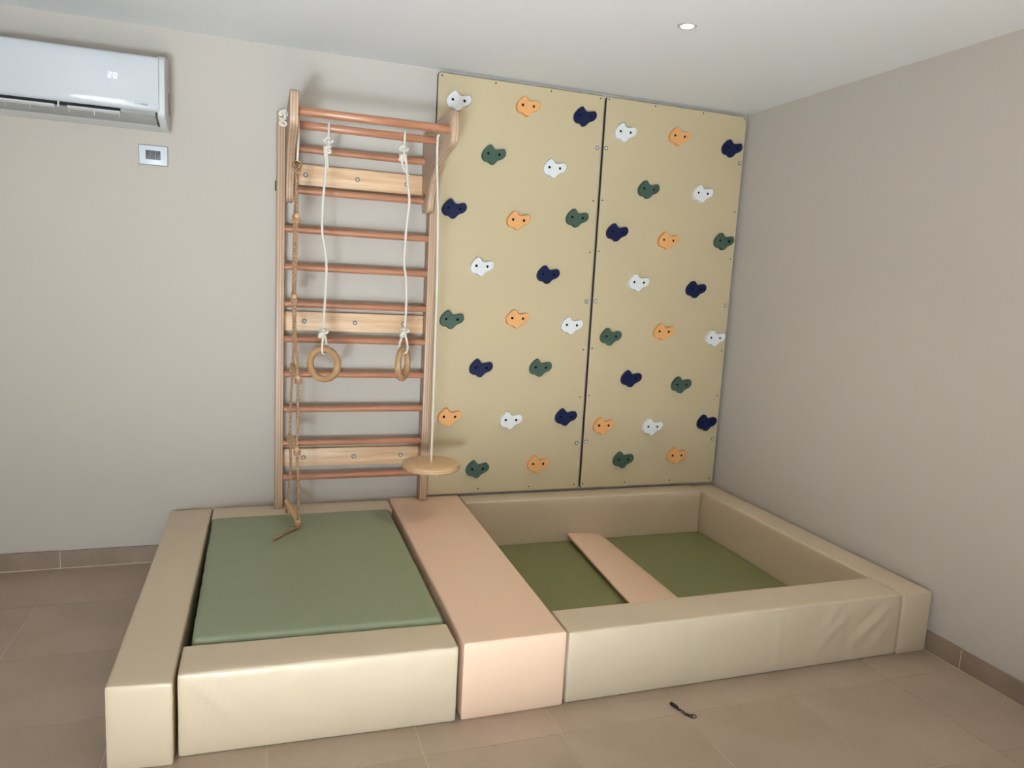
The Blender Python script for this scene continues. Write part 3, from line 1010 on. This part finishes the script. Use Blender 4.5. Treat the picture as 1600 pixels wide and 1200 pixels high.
def digit(ch, cx, cz, w, h):
    th = .0032
    g = G()
    yf0, yf1 = -.2246, -.2237
    slots = {'a': (-w / 2, w / 2, h / 2 - th / 2, h / 2 + th / 2), 'd': (-w / 2, w / 2, -h / 2 - th / 2, -h / 2 + th / 2), 'g': (-w / 2, w / 2, -th / 2, th / 2),
             'b': (w / 2 - th / 2, w / 2 + th / 2, .0005, h / 2), 'c': (w / 2 - th / 2, w / 2 + th / 2, -h / 2, -.0005),
             'f': (-w / 2 - th / 2, -w / 2 + th / 2, .0005, h / 2), 'e': (-w / 2 - th / 2, -w / 2 + th / 2, -h / 2, -.0005)}
    for s in SEG[ch]:
        x0, x1, z0, z1 = slots[s]
        g.box(cx + x0, cx + x1, yf0, yf1, cz + z0, cz + z1)
    g.out('display_digit', 'digit', ac, smooth=False)


digit('2', -3.6345, 2.4560, .0115, .0215)
digit('0', -3.6125, 2.4555, .0115, .0215)


def text(s, x, z, size, m, parent, y):
    cu = bpy.data.curves.new('print', 'FONT')
    cu.body = s
    cu.size = size
    cu.extrude = .0002
    o = bpy.data.objects.new('logo', cu)
    COL.objects.link(o)
    dg = bpy.context.evaluated_depsgraph_get()
    me = bpy.data.meshes.new_from_object(o.evaluated_get(dg))
    bpy.data.objects.remove(o)
    me.materials.clear()
    me.materials.append(M[m])
    for v in me.vertices:
        v.co = Vector((v.co.x, -v.co.z, v.co.y))
    return place('logo', me, (x, y, z), parent)


l1 = text('opt', -3.535, 2.3385, .016, 'logo_pale', ac, -.2212)
l2 = text('imax', -3.5085, 2.3385, .016, 'logo_dark', ac, -.2212)
for l in (l1, l2):
    l.rotation_euler = (math.radians(-7), 0, 0)

# ------------------------------------------------------------------ light switch
sw = thing('light_switch', (-3.485, -.005, 2.094), 'white light switch plate with three grey rockers under the air conditioner', 'light switch')
G().box(-3.552, -3.418, -.006, 0, 2.0925, 2.1905, bev=.002).out('rim', 'plate_rim', sw)
G().box(-3.5495, -3.4205, -.011, -.005, 2.0955, 2.1875, bev=.002).out('plate', 'plate', sw)
for i in range(3):
    x = -3.519 + i * .0228
    G().box(x, x + .0215, -.014, -.009, 2.1195, 2.1635, bev=.0012).out('rocker', 'rocker', sw)

# ------------------------------------------------------------------ recessed ceiling spot
dl = thing('downlight', (-1.217, -1.221, ZC), 'small round recessed ceiling spotlight, switched on', 'downlight')
G().lathe([(.0445, 0), (.0445, -.002), (.042, -.0045), (.034, -.006), (.0305, -.005), (.030, -.001), (.030, -.0002)], (-1.217, -1.221, ZC), 2, 40).out('trim_ring', 'chrome', dl)
G().lathe([(.0005, -.0052), (.016, -.0068), (.0265, -.0060), (.0285, -.0050), (.0285, -.0008)], (-1.217, -1.221, ZC), 2, 32).out('lens', 'lamp', dl)
sp = bpy.data.lights.new('downlight_lamp', 'SPOT')
sp.energy = 34.0
sp.spot_size = math.radians(105)
sp.spot_blend = 0.8
sp.shadow_soft_size = .025
sp.color = (1.0, .92, .80)
so = bpy.data.objects.new('downlight_lamp', sp)
COL.objects.link(so)
so.location = (-1.217, -1.221, ZC - .02)

# ------------------------------------------------------------------ little keychain on the floor
kc = thing('keychain', (-1.415, -1.94, 0), 'tiny black clip with wire rings lying on the floor tiles', 'keychain')
g = G().tube(smooth_path([(-1.437, -1.889, .006), (-1.433, -1.900, .007), (-1.429, -1.913, .0065), (-1.427, -1.922, .005)], .003), .0062, 10)
g.tube(smooth_path([(-1.427, -1.922, .005), (-1.427, -1.933, .004), (-1.420, -1.935, .004)], .003), .0040, 8)
g.out('clip', 'black', kc)
def floor_ring(cx, cy, rx, ry, a, z=.0022):
    return [(cx + rx * math.cos(t) * math.cos(a) - ry * math.sin(t) * math.sin(a), cy + rx * math.cos(t) * math.sin(a) + ry * math.sin(t) * math.cos(a), z + .001 * math.sin(t)) for t in [2 * math.pi * i / 22 for i in range(22)]]
for cx, cy, rx, ry, a in ((-1.418, -1.944, .009, .003, .9), (-1.417, -1.958, .010, .006, 1.2), (-1.411, -1.968, .009, .004, -.4), (-1.405, -1.976, .011, .007, -.5), (-1.395, -1.983, .013, .010, .2)):
    G().tube(floor_ring(cx, cy, rx, ry, a), .0016, 6, closed=True).out('wire_ring', 'black', kc)
